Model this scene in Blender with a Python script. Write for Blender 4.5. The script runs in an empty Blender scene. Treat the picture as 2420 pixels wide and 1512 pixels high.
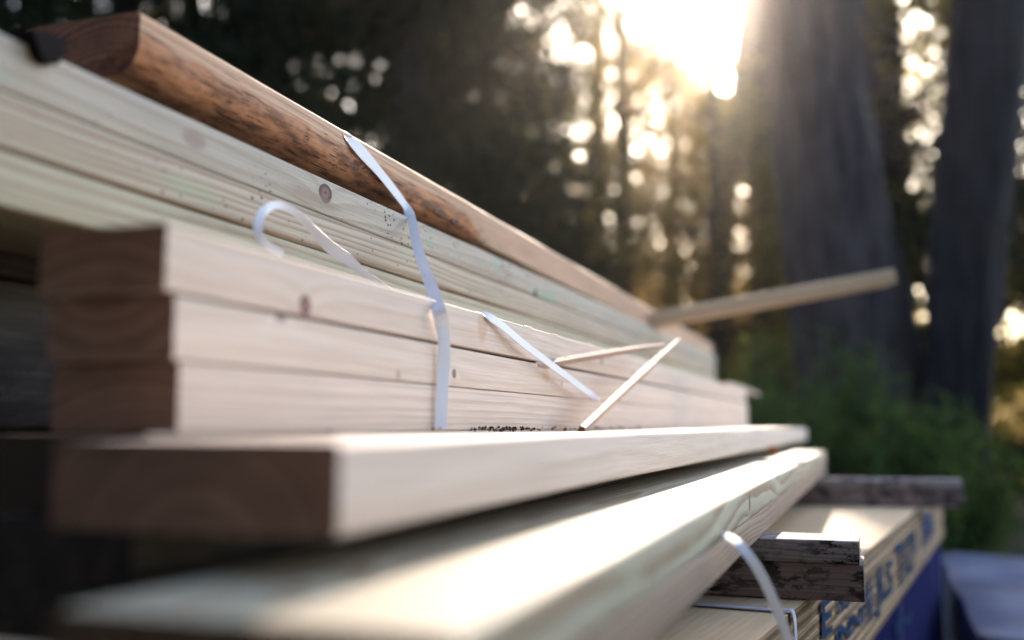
import bpy, math, random
import numpy as np
from mathutils import Vector, Matrix, noise as mnoise

random.seed(7)
rng = np.random.default_rng(11)
R = math.radians

# ------------------------------------------------------------------ camera
H = 0.95                       # camera height above the ground
FPX = 2460.0                   # focal length in pixels of a 2420 px wide frame
PITCH = math.atan((1008 - 756) / FPX)
YAW = math.atan((2062 - 1210) * math.cos(PITCH) / FPX)   # the boards (+Y) run off to the right
scene = bpy.context.scene
col = scene.collection
cam_d = bpy.data.cameras.new('camera')
cam_d.sensor_width = 36.0
cam_d.lens = 36.0 * FPX / 2420.0
cam_d.clip_start = 0.02
cam_d.clip_end = 1500
cam_d.dof.use_dof = True
cam_d.dof.focus_distance = 1.13
cam_d.dof.aperture_fstop = 2.0
cam = bpy.data.objects.new('camera', cam_d)
col.objects.link(cam)
cam.location = (0, 0, H)
cam.rotation_euler = (R(90) + PITCH, 0, YAW)
scene.camera = cam
CAM = Vector((0, 0, H))
ROT = cam.rotation_euler.to_matrix()


def ray(px, py):
    """direction of a pixel (2420 x 1512 frame), scaled to unit depth along the view axis"""
    return ROT @ Vector(((px - 1210) / FPX, -(py - 756) / FPX, -1.0))


def at(px, py, d):
    return CAM + ray(px, py) * d


def hit_x(px, py, X):
    r = ray(px, py)
    return CAM + r * (X / r.x)


def hit_y(px, py, Y):
    r = ray(px, py)
    return CAM + r * (Y / r.y)


def hit_z(px, py, z):
    r = ray(px, py)
    return CAM + r * ((z - H) / r.z)


# ------------------------------------------------------------------ sky, sun, exposure
sun_dir = ray(1715, -205).normalized()                    # towards the sun
SUN_EL = math.asin(sun_dir.z)
SUN_AZ = math.atan2(sun_dir.x, sun_dir.y)              # clockwise from +Y
world = bpy.data.worlds.new('World')
scene.world = world
world.use_nodes = True
wn = world.node_tree.nodes
wl = world.node_tree.links
sky = wn.new('ShaderNodeTexSky')
sky.sky_type = 'NISHITA'
sky.sun_disc = False
sky.sun_elevation = SUN_EL
sky.sun_rotation = SUN_AZ
sky.air_density = 1.0
sky.dust_density = 2.2
sky.ozone_density = 0.7
bg = wn['Background']
bg.inputs['Strength'].default_value = 0.15
wl.new(sky.outputs['Color'], bg.inputs['Color'])

sun_l = bpy.data.lights.new('sun', 'SUN')
sun_l.energy = 2.2
sun_l.angle = R(0.53)
sun_l.color = (1.0, 0.85, 0.70)
sun = bpy.data.objects.new('sun', sun_l)
col.objects.link(sun)
sun.location = (0, 0, 40)
sun.rotation_euler = (-sun_dir).to_track_quat('-Z', 'Y').to_euler()

scene.view_settings.view_transform = 'Standard'
scene.view_settings.look = 'None'
scene.view_settings.gamma = 1.0
scene.view_settings.exposure = 2.47
scene.render.engine = 'CYCLES'
cy = scene.cycles
cy.use_denoising = True
cy.max_bounces = 5
cy.diffuse_bounces = 3
cy.transmission_bounces = 2
cy.volume_bounces = 0
cy.sample_clamp_indirect = 6.0


# ------------------------------------------------------------------ helpers
def tag(o, label=None, cat=None, group=None, kind=None):
    if label: o['label'] = label
    if cat: o['category'] = cat
    if group: o['group'] = group
    if kind: o['kind'] = kind
    return o


def obj(name, me, mat=None, parent=None):
    o = bpy.data.objects.new(name, me)
    col.objects.link(o)
    if mat is not None and me is not None and len(me.materials) == 0:
        me.materials.append(mat)
    if parent is not None:
        o.parent = parent
    return o


def empty(name, loc):
    o = bpy.data.objects.new(name, None)
    o.empty_display_size = 0.05
    col.objects.link(o)
    o.location = loc
    return o


def mesh(name, verts, faces, smooth=None):
    me = bpy.data.meshes.new(name)
    me.from_pydata([tuple(v) for v in verts], [], faces)
    me.update()
    if smooth is not None:
        me.polygons.foreach_set('use_smooth', [True] * len(me.polygons))
        me.set_sharp_from_angle(angle=R(smooth))
    return me


class NT:
    """small node-tree helper"""
    def __init__(self, name):
        self.mat = bpy.data.materials.new(name)
        self.mat.use_nodes = True
        self.t = self.mat.node_tree
        self.t.nodes.clear()
        self.out = self.t.nodes.new('ShaderNodeOutputMaterial')

    def n(self, typ, **kw):
        nd = self.t.nodes.new(typ)
        for k, v in kw.items():
            setattr(nd, k, v)
        return nd

    def link(self, a, b):
        self.t.links.new(a, b)

    def val(self, sock, v):
        if isinstance(v, (int, float, tuple, list)):
            sock.default_value = v
        else:
            self.link(v, sock)

    def math(self, op, a, b=None, c=None, clamp=False):
        nd = self.n('ShaderNodeMath', operation=op)
        nd.use_clamp = clamp
        self.val(nd.inputs[0], a)
        if b is not None: self.val(nd.inputs[1], b)
        if c is not None: self.val(nd.inputs[2], c)
        return nd.outputs[0]

    def vmath(self, op, a, b=None):
        nd = self.n('ShaderNodeVectorMath', operation=op)
        self.val(nd.inputs[0], a)
        if b is not None: self.val(nd.inputs[1], b)
        return nd.outputs[0]

    def noise(self, vec, scale, detail=2.0, rough=0.5, out='Fac'):
        nd = self.n('ShaderNodeTexNoise')
        self.link(vec, nd.inputs['Vector'])
        nd.inputs['Scale'].default_value = scale
        nd.inputs['Detail'].default_value = detail
        nd.inputs['Roughness'].default_value = rough
        return nd.outputs[out]

    def ramp(self, fac, stops, interp='LINEAR'):
        nd = self.n('ShaderNodeValToRGB')
        cr = nd.color_ramp
        cr.interpolation = interp
        while len(cr.elements) > 1:
            cr.elements.remove(cr.elements[-1])
        cr.elements[0].position = stops[0][0]
        cr.elements[0].color = (*stops[0][1], 1)
        for p, c in stops[1:]:
            e = cr.elements.new(p)
            e.color = (*c, 1)
        self.val(nd.inputs['Fac'], fac)
        return nd.outputs['Color']

    def mix(self, fac, a, b, blend='MIX'):
        nd = self.n('ShaderNodeMix', data_type='RGBA', blend_type=blend)
        nd.clamp_factor = True
        self.val(nd.inputs[0], fac)
        self.val(nd.inputs[6], a if not isinstance(a, tuple) else (*a, 1))
        self.val(nd.inputs[7], b if not isinstance(b, tuple) else (*b, 1))
        return nd.outputs[2]

    def principled(self, color, rough=0.6, normal=None, spec=0.3, **kw):
        p = self.n('ShaderNodeBsdfPrincipled')
        self.val(p.inputs['Base Color'], color if not isinstance(color, tuple) else (*color, 1))
        self.val(p.inputs['Roughness'], rough)
        p.inputs['Specular IOR Level'].default_value = spec
        for k, v in kw.items():
            self.val(p.inputs[k], v)
        if normal is not None:
            self.link(normal, p.inputs['Normal'])
        self.link(p.outputs[0], self.out.inputs['Surface'])
        return p

    def bump(self, height, strength=0.4, dist=0.002):
        b = self.n('ShaderNodeBump')
        b.inputs['Strength'].default_value = strength
        b.inputs['Distance'].default_value = dist
        self.link(height, b.inputs['Height'])
        return b.outputs['Normal']


def grey(v):
    return (v, v, v)


def wood(name, early, late, seed=0, ring=0.006, pith=(-0.05, -0.03), warp=0.02, contrast=0.8,
         blotch=(0.85, 1.1), knots=(), marks=(), speck=0.0, stain=None, stain_amt=0.0, rough=0.62,
         grey_weather=0.0, dirt=0.0, fibre=0.35, wane=False, endgrain_shade=(0.56, 0.41, 0.36)):
    """solid wood: growth rings round a pith line parallel to local Y, fibres, knots, mildew specks"""
    m = NT(name)
    tc = m.n('ShaderNodeTexCoord')
    P = tc.outputs['Object']
    off = m.vmath('ADD', P, (seed * 3.17, seed * 7.31, seed * 1.93))
    sl = m.vmath('MULTIPLY', off, (5.0, 1.6, 5.0))
    nw = m.noise(sl, 1.0, 1.5, 0.5, 'Color')
    fine = m.noise(m.vmath('MULTIPLY', off, (40.0, 7.0, 40.0)), 1.0, 2.0, 0.5)
    sp = m.n('ShaderNodeSeparateXYZ'); m.link(P, sp.inputs[0])
    sw = m.n('ShaderNodeSeparateXYZ'); m.link(nw, sw.inputs[0])
    vx = m.math('ADD', m.math('SUBTRACT', sp.outputs[0], pith[0]), m.math('MULTIPLY', m.math('SUBTRACT', sw.outputs[0], 0.5), warp))
    vz = m.math('ADD', m.math('SUBTRACT', sp.outputs[2], pith[1]), m.math('MULTIPLY', m.math('SUBTRACT', sw.outputs[1], 0.5), warp))
    # knots push the rings aside
    bend = None
    kmasks = []
    for (ky, kz, ry, rz, dark) in knots:
        dy = m.math('DIVIDE', m.math('SUBTRACT', sp.outputs[1], ky), ry)
        dz = m.math('DIVIDE', m.math('SUBTRACT', sp.outputs[2], kz), rz)
        jig = m.math('MULTIPLY', m.math('SUBTRACT', fine, 0.5), 0.9)
        d = m.math('ADD', m.math('SQRT', m.math('ADD', m.math('MULTIPLY', dy, dy), m.math('MULTIPLY', dz, dz))), jig)
        g = m.math('DIVIDE', 1.0, m.math('ADD', 1.0, m.math('MULTIPLY', m.math('MULTIPLY', d, d), 0.22)))
        bend = g if bend is None else m.math('ADD', bend, g)
        kmasks.append((d, dark))
    r = m.math('SQRT', m.math('ADD', m.math('MULTIPLY', vx, vx), m.math('MULTIPLY', vz, vz)))
    r = m.math('ADD', r, m.math('MULTIPLY', fine, 0.0022))
    if bend is not None:
        r = m.math('ADD', r, m.math('MULTIPLY', bend, 0.012))
    # uneven ring width
    r = m.math('ADD', r, m.math('MULTIPLY', m.math('SINE', m.math('MULTIPLY', r, 190.0 + 13 * (seed % 5))), 0.0016))
    t = m.math('FRACT', m.math('DIVIDE', r, ring))
    k = contrast
    lt = tuple(e + (l - e) * k for e, l in zip(early, late))
    mid = tuple(e + (l - e) * 0.25 * k for e, l in zip(early, late))
    c = m.ramp(t, [(0.0, early), (0.45, mid), (0.80, lt), (0.93, lt), (1.0, early)])
    fib = m.noise(m.vmath('MULTIPLY', off, (520.0, 9.0, 520.0)), 1.0, 3.0, 0.6)
    c = m.mix(fibre, c, m.ramp(fib, [(0.3, grey(0.35)), (0.62, grey(1.0))]), 'MULTIPLY')
    bl = m.noise(m.vmath('MULTIPLY', off, (9.0, 2.3, 9.0)), 1.0, 3.0, 0.55)
    c = m.mix(1.0, c, m.ramp(bl, [(0.3, grey(blotch[0])), (0.7, grey(min(1.0, blotch[1])))]), 'MULTIPLY')
    if stain is not None and stain_amt > 0:
        sn = m.noise(m.vmath('MULTIPLY', off, (26.0, 7.0, 26.0)), 1.0, 3.0, 0.6)
        c = m.mix(m.math('MULTIPLY', m.ramp(sn, [(0.58, grey(0)), (0.72, grey(1))]), stain_amt), c, stain)
    if grey_weather > 0:
        gn = m.noise(m.vmath('MULTIPLY', off, (60.0, 5.0, 60.0)), 1.0, 4.0, 0.65)
        c = m.mix(m.math('MULTIPLY', m.ramp(gn, [(0.35, grey(0)), (0.65, grey(1))]), grey_weather), c, (0.17, 0.15, 0.14))
    if speck > 0:
        v = m.n('ShaderNodeTexVoronoi'); v.feature = 'F1'
        m.link(m.vmath('MULTIPLY', off, (150.0, 95.0, 150.0)), v.inputs['Vector'])
        v.inputs['Scale'].default_value = 1.0
        zone = m.noise(off, 9.0, 2.0)
        sv = m.n('ShaderNodeSeparateColor'); m.link(v.outputs['Color'], sv.inputs[0])
        rad = m.math('MULTIPLY', m.math('MULTIPLY', sv.outputs[0], m.ramp(zone, [(0.32, grey(0)), (0.60, grey(1))])), 0.44 * speck)
        c = m.mix(m.math('LESS_THAN', v.outputs['Distance'], rad), c, (0.035, 0.028, 0.03))
    if dirt > 0:
        dn = m.noise(m.vmath('MULTIPLY', off, (70.0, 30.0, 70.0)), 1.0, 5.0, 0.7)
        dz = m.noise(m.vmath('MULTIPLY', off, (8.0, 5.0, 8.0)), 1.0, 2.0, 0.5)
        dm = m.math('MULTIPLY', m.ramp(dn, [(0.48, grey(0)), (0.54, grey(1))]), m.ramp(dz, [(0.36, grey(0)), (0.56, grey(1))]))
        c = m.mix(m.math('MULTIPLY', dm, dirt), c, (0.018, 0.015, 0.016))
    for d, dark in kmasks:
        kc = m.ramp(d, [(0.0, tuple(x * 0.4 for x in dark)), (0.16, tuple(x * 0.5 for x in dark)), (0.30, tuple(min(1, x * 3.4) for x in dark)),
                        (0.58, tuple(min(1, x * 2.4) for x in dark)), (0.74, tuple(x * 0.8 for x in dark)), (0.98, tuple(x * 0.8 for x in dark)), (1.25, tuple(min(1.0, x * 4.0) for x in dark))])
        c = m.mix(m.ramp(d, [(0.95, grey(1)), (1.35, grey(0))]), c, kc)
    for (my, mz, ry, rz, dark, amt) in marks:
        dy = m.math('DIVIDE', m.math('SUBTRACT', sp.outputs[1], my), ry)
        dz = m.math('DIVIDE', m.math('SUBTRACT', sp.outputs[2], mz), rz)
        d = m.math('ADD', m.math('SQRT', m.math('ADD', m.math('MULTIPLY', dy, dy), m.math('MULTIPLY', dz, dz))), m.math('MULTIPLY', m.math('SUBTRACT', fine, 0.5), 0.8))
        c = m.mix(m.math('MULTIPLY', m.ramp(d, [(0.5, grey(1)), (1.1, grey(0))]), amt), c, dark)
    if wane:
        at_ = m.n('ShaderNodeAttribute'); at_.attribute_name = 'wane'
        bn = m.noise(m.vmath('MULTIPLY', off, (75.0, 16.0, 75.0)), 1.0, 5.0, 0.68)
        wv = m.math('ADD', at_.outputs['Fac'], m.math('MULTIPLY', m.math('SUBTRACT', bn, 0.5), 0.9))
        bark = m.ramp(bn, [(0.30, (0.04, 0.016, 0.010)), (0.42, (0.20, 0.078, 0.034)), (0.56, (0.44, 0.19, 0.085)), (0.75, (0.58, 0.29, 0.15))])
        c = m.mix(m.ramp(wv, [(0.38, grey(0)), (0.62, grey(1))]), c, bark)
        ck = m.noise(m.vmath('MULTIPLY', off, (260.0, 13.0, 260.0)), 1.0, 4.0, 0.7)
        c = m.mix(m.math('MULTIPLY', m.ramp(ck, [(0.37, grey(1)), (0.43, grey(0))]), m.ramp(at_.outputs['Fac'], [(0.02, grey(0.15)), (0.3, grey(0.95))])), c, (0.025, 0.012, 0.008))
    so = m.n('ShaderNodeSeparateXYZ'); m.link(tc.outputs['Normal'], so.inputs[0])
    if endgrain_shade is not None:                      # sawn ends: weathered end grain, plus shade painted into the tint
        en = m.noise(m.vmath('MULTIPLY', off, (60.0, 60.0, 60.0)), 1.0, 4.0, 0.6)
        e2 = m.noise(m.vmath('MULTIPLY', off, (13.0, 13.0, 22.0)), 1.0, 2.0, 0.5)
        ec = m.mix(1.0, m.mix(1.0, c, m.ramp(t, [(0.3, grey(1.0)), (0.85, grey(0.72))]), 'MULTIPLY'), m.mix(m.math('MULTIPLY', m.math('ADD', en, m.math('MULTIPLY', e2, 2.0)), 0.34), tuple(x * 0.25 for x in endgrain_shade), tuple(min(1, x * 1.75) for x in endgrain_shade)), 'MULTIPLY')
        c = m.mix(m.math('GREATER_THAN', m.math('ABSOLUTE', so.outputs[1]), 0.75), c, ec)
    hgt = m.math('ADD', m.math('MULTIPLY', fib, 0.7), m.math('MULTIPLY', t, 0.3))
    m.principled(c, rough, m.bump(hgt, 0.35, 0.0012), spec=0.25)
    return m.mat


def plain(name, color, rough=0.6, spec=0.3, var=0.0, scale=40.0, bump=0.0, **kw):
    m = NT(name)
    tc = m.n('ShaderNodeTexCoord')
    n = m.noise(tc.outputs['Object'], scale, 3.0, 0.6)
    c = m.mix(1.0, color, m.ramp(n, [(0.3, grey(1 - var)), (0.7, grey(1.0))]), 'MULTIPLY')
    m.principled(c, rough, m.bump(n, bump, 0.003) if bump else None, spec, **kw)
    return m.mat


def board_mesh(w, t, L, r=0.003, seg=28, bow=(0.0, 0.0), seed=0, rough=0.0006):
    """sawn board: eased edges, slight bow; local x -w..0, y 0..L, z 0..t"""
    q = []
    for cx, cz, a0 in ((-r, r, -90), (-r, t - r, 0), (-w + r, t - r, 90), (-w + r, r, 180)):
        for k in range(4):
            a = R(a0 + 30 * k)
            q.append((cx + r * math.cos(a), cz + r * math.sin(a)))
    n = len(q)
    V, F = [], []
    for i in range(seg + 1):
        y = L * i / seg
        s = math.sin(math.pi * i / seg)
        for j, (x, z) in enumerate(q):
            dx = mnoise.noise(Vector((y * 2.3, j // 4 * 3.1, seed * 5.7))) * rough
            dz = mnoise.noise(Vector((y * 2.9, 9 + j // 4 * 3.1, seed * 5.7))) * rough
            V.append((x + dx + bow[0] * s, y, z + dz + bow[1] * s))
    for i in range(seg):
        for j in range(n):
            a, b = i * n + j, i * n + (j + 1) % n
            F.append((a, a + n, b + n, b))
    F.append(tuple(range(n)))
    F.append(tuple(reversed(range(seg * n, seg * n + n))))
    return mesh('board', V, F, 40)


def board(name, label, mat, Xr, w, z, t, y0, y1, yaw=0.0, pitch=0.0, cat='board', group=None, **kw):
    me = board_mesh(w, t, y1 - y0, **kw)
    o = obj(name, me, mat)
    o.location = (Xr, y0, H + z)
    o.rotation_euler = (R(pitch), 0, R(yaw))
    tag(o, label, cat, group)
    return o


def ribbon(name, pts, wdirs, widths, thick, mat, sub=6, parent=None):
    """flat plastic band: centre points, width directions and widths, Catmull-Rom smoothed"""
    def cr(a, b, c, d, u):
        return 0.5 * ((2 * b) + (c - a) * u + (2 * a - 5 * b + 4 * c - d) * u * u + (-a + 3 * b - 3 * c + d) * u ** 3)
    P, W, S = [], [], []
    n = len(pts)
    pts = [Vector(p) for p in pts]
    wdirs = [Vector(v).normalized() for v in wdirs]
    for i in range(n - 1):
        for k in range(sub):
            u = k / sub
            ids = (max(i - 1, 0), i, i + 1, min(i + 2, n - 1))
            P.append(cr(*[pts[j] for j in ids], u))
            W.append((wdirs[i] * (1 - u) + wdirs[i + 1] * u).normalized())
            S.append(widths[i] * (1 - u) + widths[i + 1] * u)
    P.append(pts[-1]); W.append(wdirs[-1]); S.append(widths[-1])
    V, F = [], []
    m = len(P)
    for i in range(m):
        T = (P[min(i + 1, m - 1)] - P[max(i - 1, 0)]).normalized()
        Wd = (W[i] - T * W[i].dot(T)).normalized()
        N = T.cross(Wd).normalized()
        for a, b in ((-.5, -.5), (-.25, -.5), (0, -.62), (.25, -.5), (.5, -.5), (.5, .5), (.25, .5), (0, .62), (-.25, .5), (-.5, .5)):
            V.append(P[i] + Wd * (S[i] * a) + N * (thick * b))
    for i in range(m - 1):
        for j in range(10):
            a, b = i * 10 + j, i * 10 + (j + 1) % 10
            F.append((a, b, b + 10, a + 10))
    F.append(tuple(reversed(range(10))))
    F.append(tuple(range((m - 1) * 10, m * 10)))
    o = obj(name, mesh(name, V, F, 50), mat, parent)
    return o


def tube_geo(pts, radii, nseg=12, bump=0.0, seed=0.0, V=None, F=None):
    V = [] if V is None else V
    F = [] if F is None else F
    base = len(V)
    pts = [Vector(p) for p in pts]
    m = len(pts)
    for i in range(m):
        T = (pts[min(i + 1, m - 1)] - pts[max(i - 1, 0)]).normalized()
        A = T.cross(Vector((0.3, 1, 0.1))).normalized()
        B = T.cross(A).normalized()
        for j in range(nseg):
            a = 2 * math.pi * j / nseg
            dirv = A * math.cos(a) + B * math.sin(a)
            rr = radii[i]
            if bump:
                q = pts[i] * 1.5 + dirv * 2.2 + Vector((seed, seed * 2, 0))
                rr *= 1 + bump * mnoise.noise(Vector((q.x, q.y, q.z * 0.35)) * 1.7) + 0.5 * bump * mnoise.noise(Vector((q.x * 5, q.y * 5, q.z)))
            V.append(pts[i] + dirv * rr)
    for i in range(m - 1):
        for j in range(nseg):
            a, b = base + i * nseg + j, base + i * nseg + (j + 1) % nseg
            F.append((a, b, b + nseg, a + nseg))
    F.append(tuple(reversed(range(base, base + nseg))))
    F.append(tuple(range(base + (m - 1) * nseg, base + m * nseg)))
    return V, F


# ------------------------------------------------------------------ foliage
def carve(q):
    """keep the shaft of sunlight that reaches the lumber pile open; q is (n,3)"""
    s = np.array(sun_dir)
    t = (q[:, 2] - (H - 0.05)) / s[2]
    g = q - t[:, None] * s[None, :]
    inside = (t > 0) & (g[:, 0] > -0.85) & (g[:, 0] < 0.42) & (g[:, 1] > 0.95) & (g[:, 1] < 4.4)
    edge = (t > 0) & (g[:, 0] > -1.6) & (g[:, 0] < 1.2) & (g[:, 1] > 0.5) & (g[:, 1] < 5.6)
    wide = (t > 0) & (g[:, 0] > -3.4) & (g[:, 0] < 1.9) & (g[:, 1] > -1.0) & (g[:, 1] < 8.5)
    keep = ~(wide & (rng.random(len(q)) < 0.20)) & ~(inside & (rng.random(len(q)) < 0.86)) & ~(edge & (rng.random(len(q)) < 0.45))
    return keep


def leaf_mesh(name, centers, radii, per, size, flat=0.75, droop=0.0, bend=True):
    """leaves as small bent quads spread through clumps"""
    C = np.repeat(np.array(centers, float), per, axis=0)
    Rr = np.repeat(np.array(radii, float), per)
    n = len(C)
    d = rng.normal(size=(n, 3))
    d /= np.linalg.norm(d, axis=1)[:, None]
    rad = Rr * rng.random(n) ** 0.45
    q = C + d * rad[:, None] * np.array([1, 1, flat])
    q[:, 2] -= droop * (rad / np.maximum(Rr, 1e-6)) ** 2
    k = carve(q) & (q[:, 2] > 0.02)
    q = q[k]
    n = len(q)
    a = rng.normal(size=(n, 3)); a /= np.linalg.norm(a, axis=1)[:, None]
    b = rng.normal(size=(n, 3)); b -= a * (a * b).sum(1)[:, None]; b /= np.linalg.norm(b, axis=1)[:, None]
    c = np.cross(a, b)
    s = size * (0.55 + 0.9 * rng.random(n))[:, None]
    ln, wd = a * s, b * s * 0.42
    lift = c * s * 0.16
    V = np.stack([q - ln * 0.5, q + wd * 0.5 + lift, q + ln * 0.5, q - wd * 0.5 + lift], axis=1).reshape(-1, 3)
    me = bpy.data.meshes.new(name)
    me.vertices.add(4 * n)
    me.vertices.foreach_set('co', V.astype(np.float32).ravel())
    me.loops.add(4 * n)
    me.loops.foreach_set('vertex_index', np.arange(4 * n, dtype=np.int32))
    me.polygons.add(n)
    me.polygons.foreach_set('loop_start', np.arange(0, 4 * n, 4, dtype=np.int32))
    me.polygons.foreach_set('loop_total', np.full(n, 4, np.int32))
    me.update(calc_edges=True)
    return me


def leaf_mat(name, base, trans, amount=0.5, var=0.5):
    m = NT(name)
    g = m.n('ShaderNodeNewGeometry')
    wn_ = m.n('ShaderNodeTexWhiteNoise'); wn_.noise_dimensions = '1D'
    m.link(g.outputs['Random Per Island'], wn_.inputs['W'])
    n = m.noise(g.outputs['Position'], 0.9, 2.0)
    f = m.math('ADD', m.math('MULTIPLY', wn_.outputs['Value'], 0.6), m.math('MULTIPLY', n, 0.4))
    c1 = m.ramp(f, [(0.2, tuple(x * (1 - var) for x in base)), (0.8, base)])
    c2 = m.ramp(f, [(0.2, tuple(x * (1 - var) for x in trans)), (0.8, trans)])
    d = m.n('ShaderNodeBsdfDiffuse'); m.link(c1, d.inputs['Color'])
    t = m.n('ShaderNodeBsdfTranslucent'); m.link(c2, t.inputs['Color'])
    ms = m.n('ShaderNodeMixShader'); ms.inputs[0].default_value = amount
    m.link(d.outputs[0], ms.inputs[1]); m.link(t.outputs[0], ms.inputs[2])
    m.link(ms.outputs[0], m.out.inputs['Surface'])
    return m.mat


def bark_mat(name, light, dark, scale=14.0):
    m = NT(name)
    tc = m.n('ShaderNodeTexCoord')
    P = tc.outputs['Object']
    n = m.noise(m.vmath('MULTIPLY', P, (1.0, 1.0, 0.22)), scale, 4.0, 0.65)
    n2 = m.noise(P, 2.1, 2.0)
    c = m.ramp(n, [(0.35, dark), (0.65, light)])
    c = m.mix(0.5, c, m.ramp(n2, [(0.3, grey(0.5)), (0.7, grey(1.0))]), 'MULTIPLY')
    m.principled(c, 0.85, m.bump(n, 0.9, 0.02), spec=0.15)
    return m.mat


M_leaf_dark = leaf_mat('evergreen_leaf', (0.013, 0.020, 0.013), (0.05, 0.065, 0.015), 0.30)
M_leaf_mid = leaf_mat('broadleaf_green', (0.040, 0.048, 0.016), (0.36, 0.30, 0.06), 0.55)
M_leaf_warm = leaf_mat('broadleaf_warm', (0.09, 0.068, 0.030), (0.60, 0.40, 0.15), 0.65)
M_leaf_shrub = leaf_mat('shrub_leaf', (0.050, 0.105, 0.038), (0.16, 0.20, 0.04), 0.4)
M_bark = bark_mat('grey_bark', (0.062, 0.050, 0.054), (0.010, 0.009, 0.011))
M_bark_dark = bark_mat('dark_bark', (0.014, 0.0135, 0.018), (0.004, 0.004, 0.006))

# ------------------------------------------------------------------ ground
def ground_mat():
    m = NT('forest_ground')
    tc = m.n('ShaderNodeTexCoord')
    P = tc.outputs['Object']
    n = m.noise(P, 1.4, 4.0, 0.6)
    n2 = m.noise(P, 30.0, 4.0, 0.7)
    c = m.ramp(n, [(0.35, (0.020, 0.030, 0.012)), (0.52, (0.035, 0.034, 0.016)), (0.7, (0.050, 0.036, 0.022))])
    c = m.mix(0.6, c, m.ramp(n2, [(0.3, grey(0.35)), (0.7, grey(1.0))]), 'MULTIPLY')
    m.principled(c, 0.9, m.bump(n2, 0.7, 0.03), spec=0.1)
    return m.mat


gv, gf = [], []
GN = 60
gx = [(-1 + 2 * i / GN) for i in range(GN + 1)]
gx = [math.copysign(abs(u) ** 2.2, u) * 500 for u in gx]
for j in range(GN + 1):
    for i in range(GN + 1):
        x, y = gx[i], gx[j] + 8
        far = math.hypot(x, y)
        z = 0.0 if far < 5 else min(1, (far - 5) / 6) * 0.10 * mnoise.noise(Vector((x * 0.3, y * 0.3, 0)))
        gv.append((x, y, z - 0.004))
for j in range(GN):
    for i in range(GN):
        a = j * (GN + 1) + i
        gf.append((a, a + 1, a + GN + 2, a + GN + 1))
ground = obj('ground', mesh('ground', gv, gf, 60), ground_mat())
tag(ground, 'dark shaded grass and leaf litter under the trees', 'ground', kind='structure')

# ------------------------------------------------------------------ lumber: materials
PALE = (0.76, 0.612, 0.502)
PALE_L = (0.62, 0.44, 0.30)
GRN = (0.50, 0.47, 0.31)
GRN_L = (0.36, 0.27, 0.16)
DK = (0.05, 0.03, 0.025)

X_G, X_P, X_L, X_N = -0.530, -0.3735, -0.2155, -0.125
zG1, zG2, zG3 = 0.219, 0.181, 0.143
yG0 = 0.30
yGe = hit_x(1692, 880, X_G).y


def loc_on(px, py, X, y0, z0):
    """local (y, z) on a board's right face from a pixel"""
    h = hit_x(px, py, X)
    return h.y - y0, h.z - H - z0


k1 = loc_on(770, 455, X_G, yG0, zG1)
k2 = loc_on(1266, 697, X_G, yG0, zG1)
m_g1 = wood('treated_pine_top', (0.55, 0.485, 0.395), (0.40, 0.30, 0.21), 1, 0.010, (-0.075, -0.05), 0.06, 0.55,
            knots=[(k1[0], k1[1], 0.015, 0.0105, (0.07, 0.035, 0.03))],
            marks=[(k2[0], k2[1], 0.012, 0.011, DK, 0.9), (0.42, 0.02, 0.02, 0.010, (0.25, 0.17, 0.13), 0.6), (0.62, 0.012, 0.06, 0.010, (0.30, 0.21, 0.16), 0.5)],
            speck=1.0, stain=(0.22, 0.42, 0.33), stain_amt=0.75)
m_g2 = wood('treated_pine_striped', (0.57, 0.50, 0.38), (0.36, 0.23, 0.15), 2, 0.0075, (-0.012, 0.075), 0.022, 0.9, speck=0.5, stain=(0.34, 0.40, 0.27), stain_amt=0.5)
m_g3 = wood('treated_pine_low', (0.54, 0.49, 0.35), (0.36, 0.26, 0.16), 3, 0.0085, (-0.02, 0.09), 0.025, 0.8, speck=0.35, stain=(0.33, 0.40, 0.28), stain_amt=0.4)
g1 = board('lumber_board', 'uppermost greenish board of the tall rear stack, round knot left of the strap', m_g1, X_G, 0.14, zG1, 0.0378, yG0, yGe, seed=1, group='greenish boards of the rear stack')
g2 = board('lumber_board', 'striped greenish board second from top in the rear stack', m_g2, X_G + 0.001, 0.14, zG2, 0.0372, yG0 - 0.02, yGe - 0.02, seed=2, group='greenish boards of the rear stack')
g3 = board('lumber_board', 'third greenish board down in the rear stack, just above the pale boards', m_g3, X_G - 0.001, 0.14, zG3, 0.0372, yG0 + 0.03, yGe + 0.015, seed=3, group='greenish boards of the rear stack')
m_tim_shade = wood('timber_shade_tone', (0.04, 0.026, 0.018), (0.026, 0.017, 0.012), 4, 0.006, (-0.07, 0.07), 0.02, 0.8, grey_weather=0.5, dirt=0.6)  # near-black base paints in the shade of the gaps
board('square_timber', 'dark square timber hidden under the greenish rear stack', m_tim_shade, X_G - 0.006, 0.13, -0.0035, 0.1455, 1.15, yGe - 0.05, cat='timber', r=0.005, seed=4)
board('square_timber', 'lower dark timber of the row behind the greenish stack', m_tim_shade, X_G - 0.17, 0.14, -0.0035, 0.13, 0.55, yGe - 0.1, cat='timber', r=0.005, seed=5)
board('square_timber', 'upper dark timber of the row behind the greenish stack', m_tim_shade, X_G - 0.165, 0.14, 0.1275, 0.1255, 0.60, yGe - 0.12, cat='timber', r=0.005, seed=6)

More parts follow.
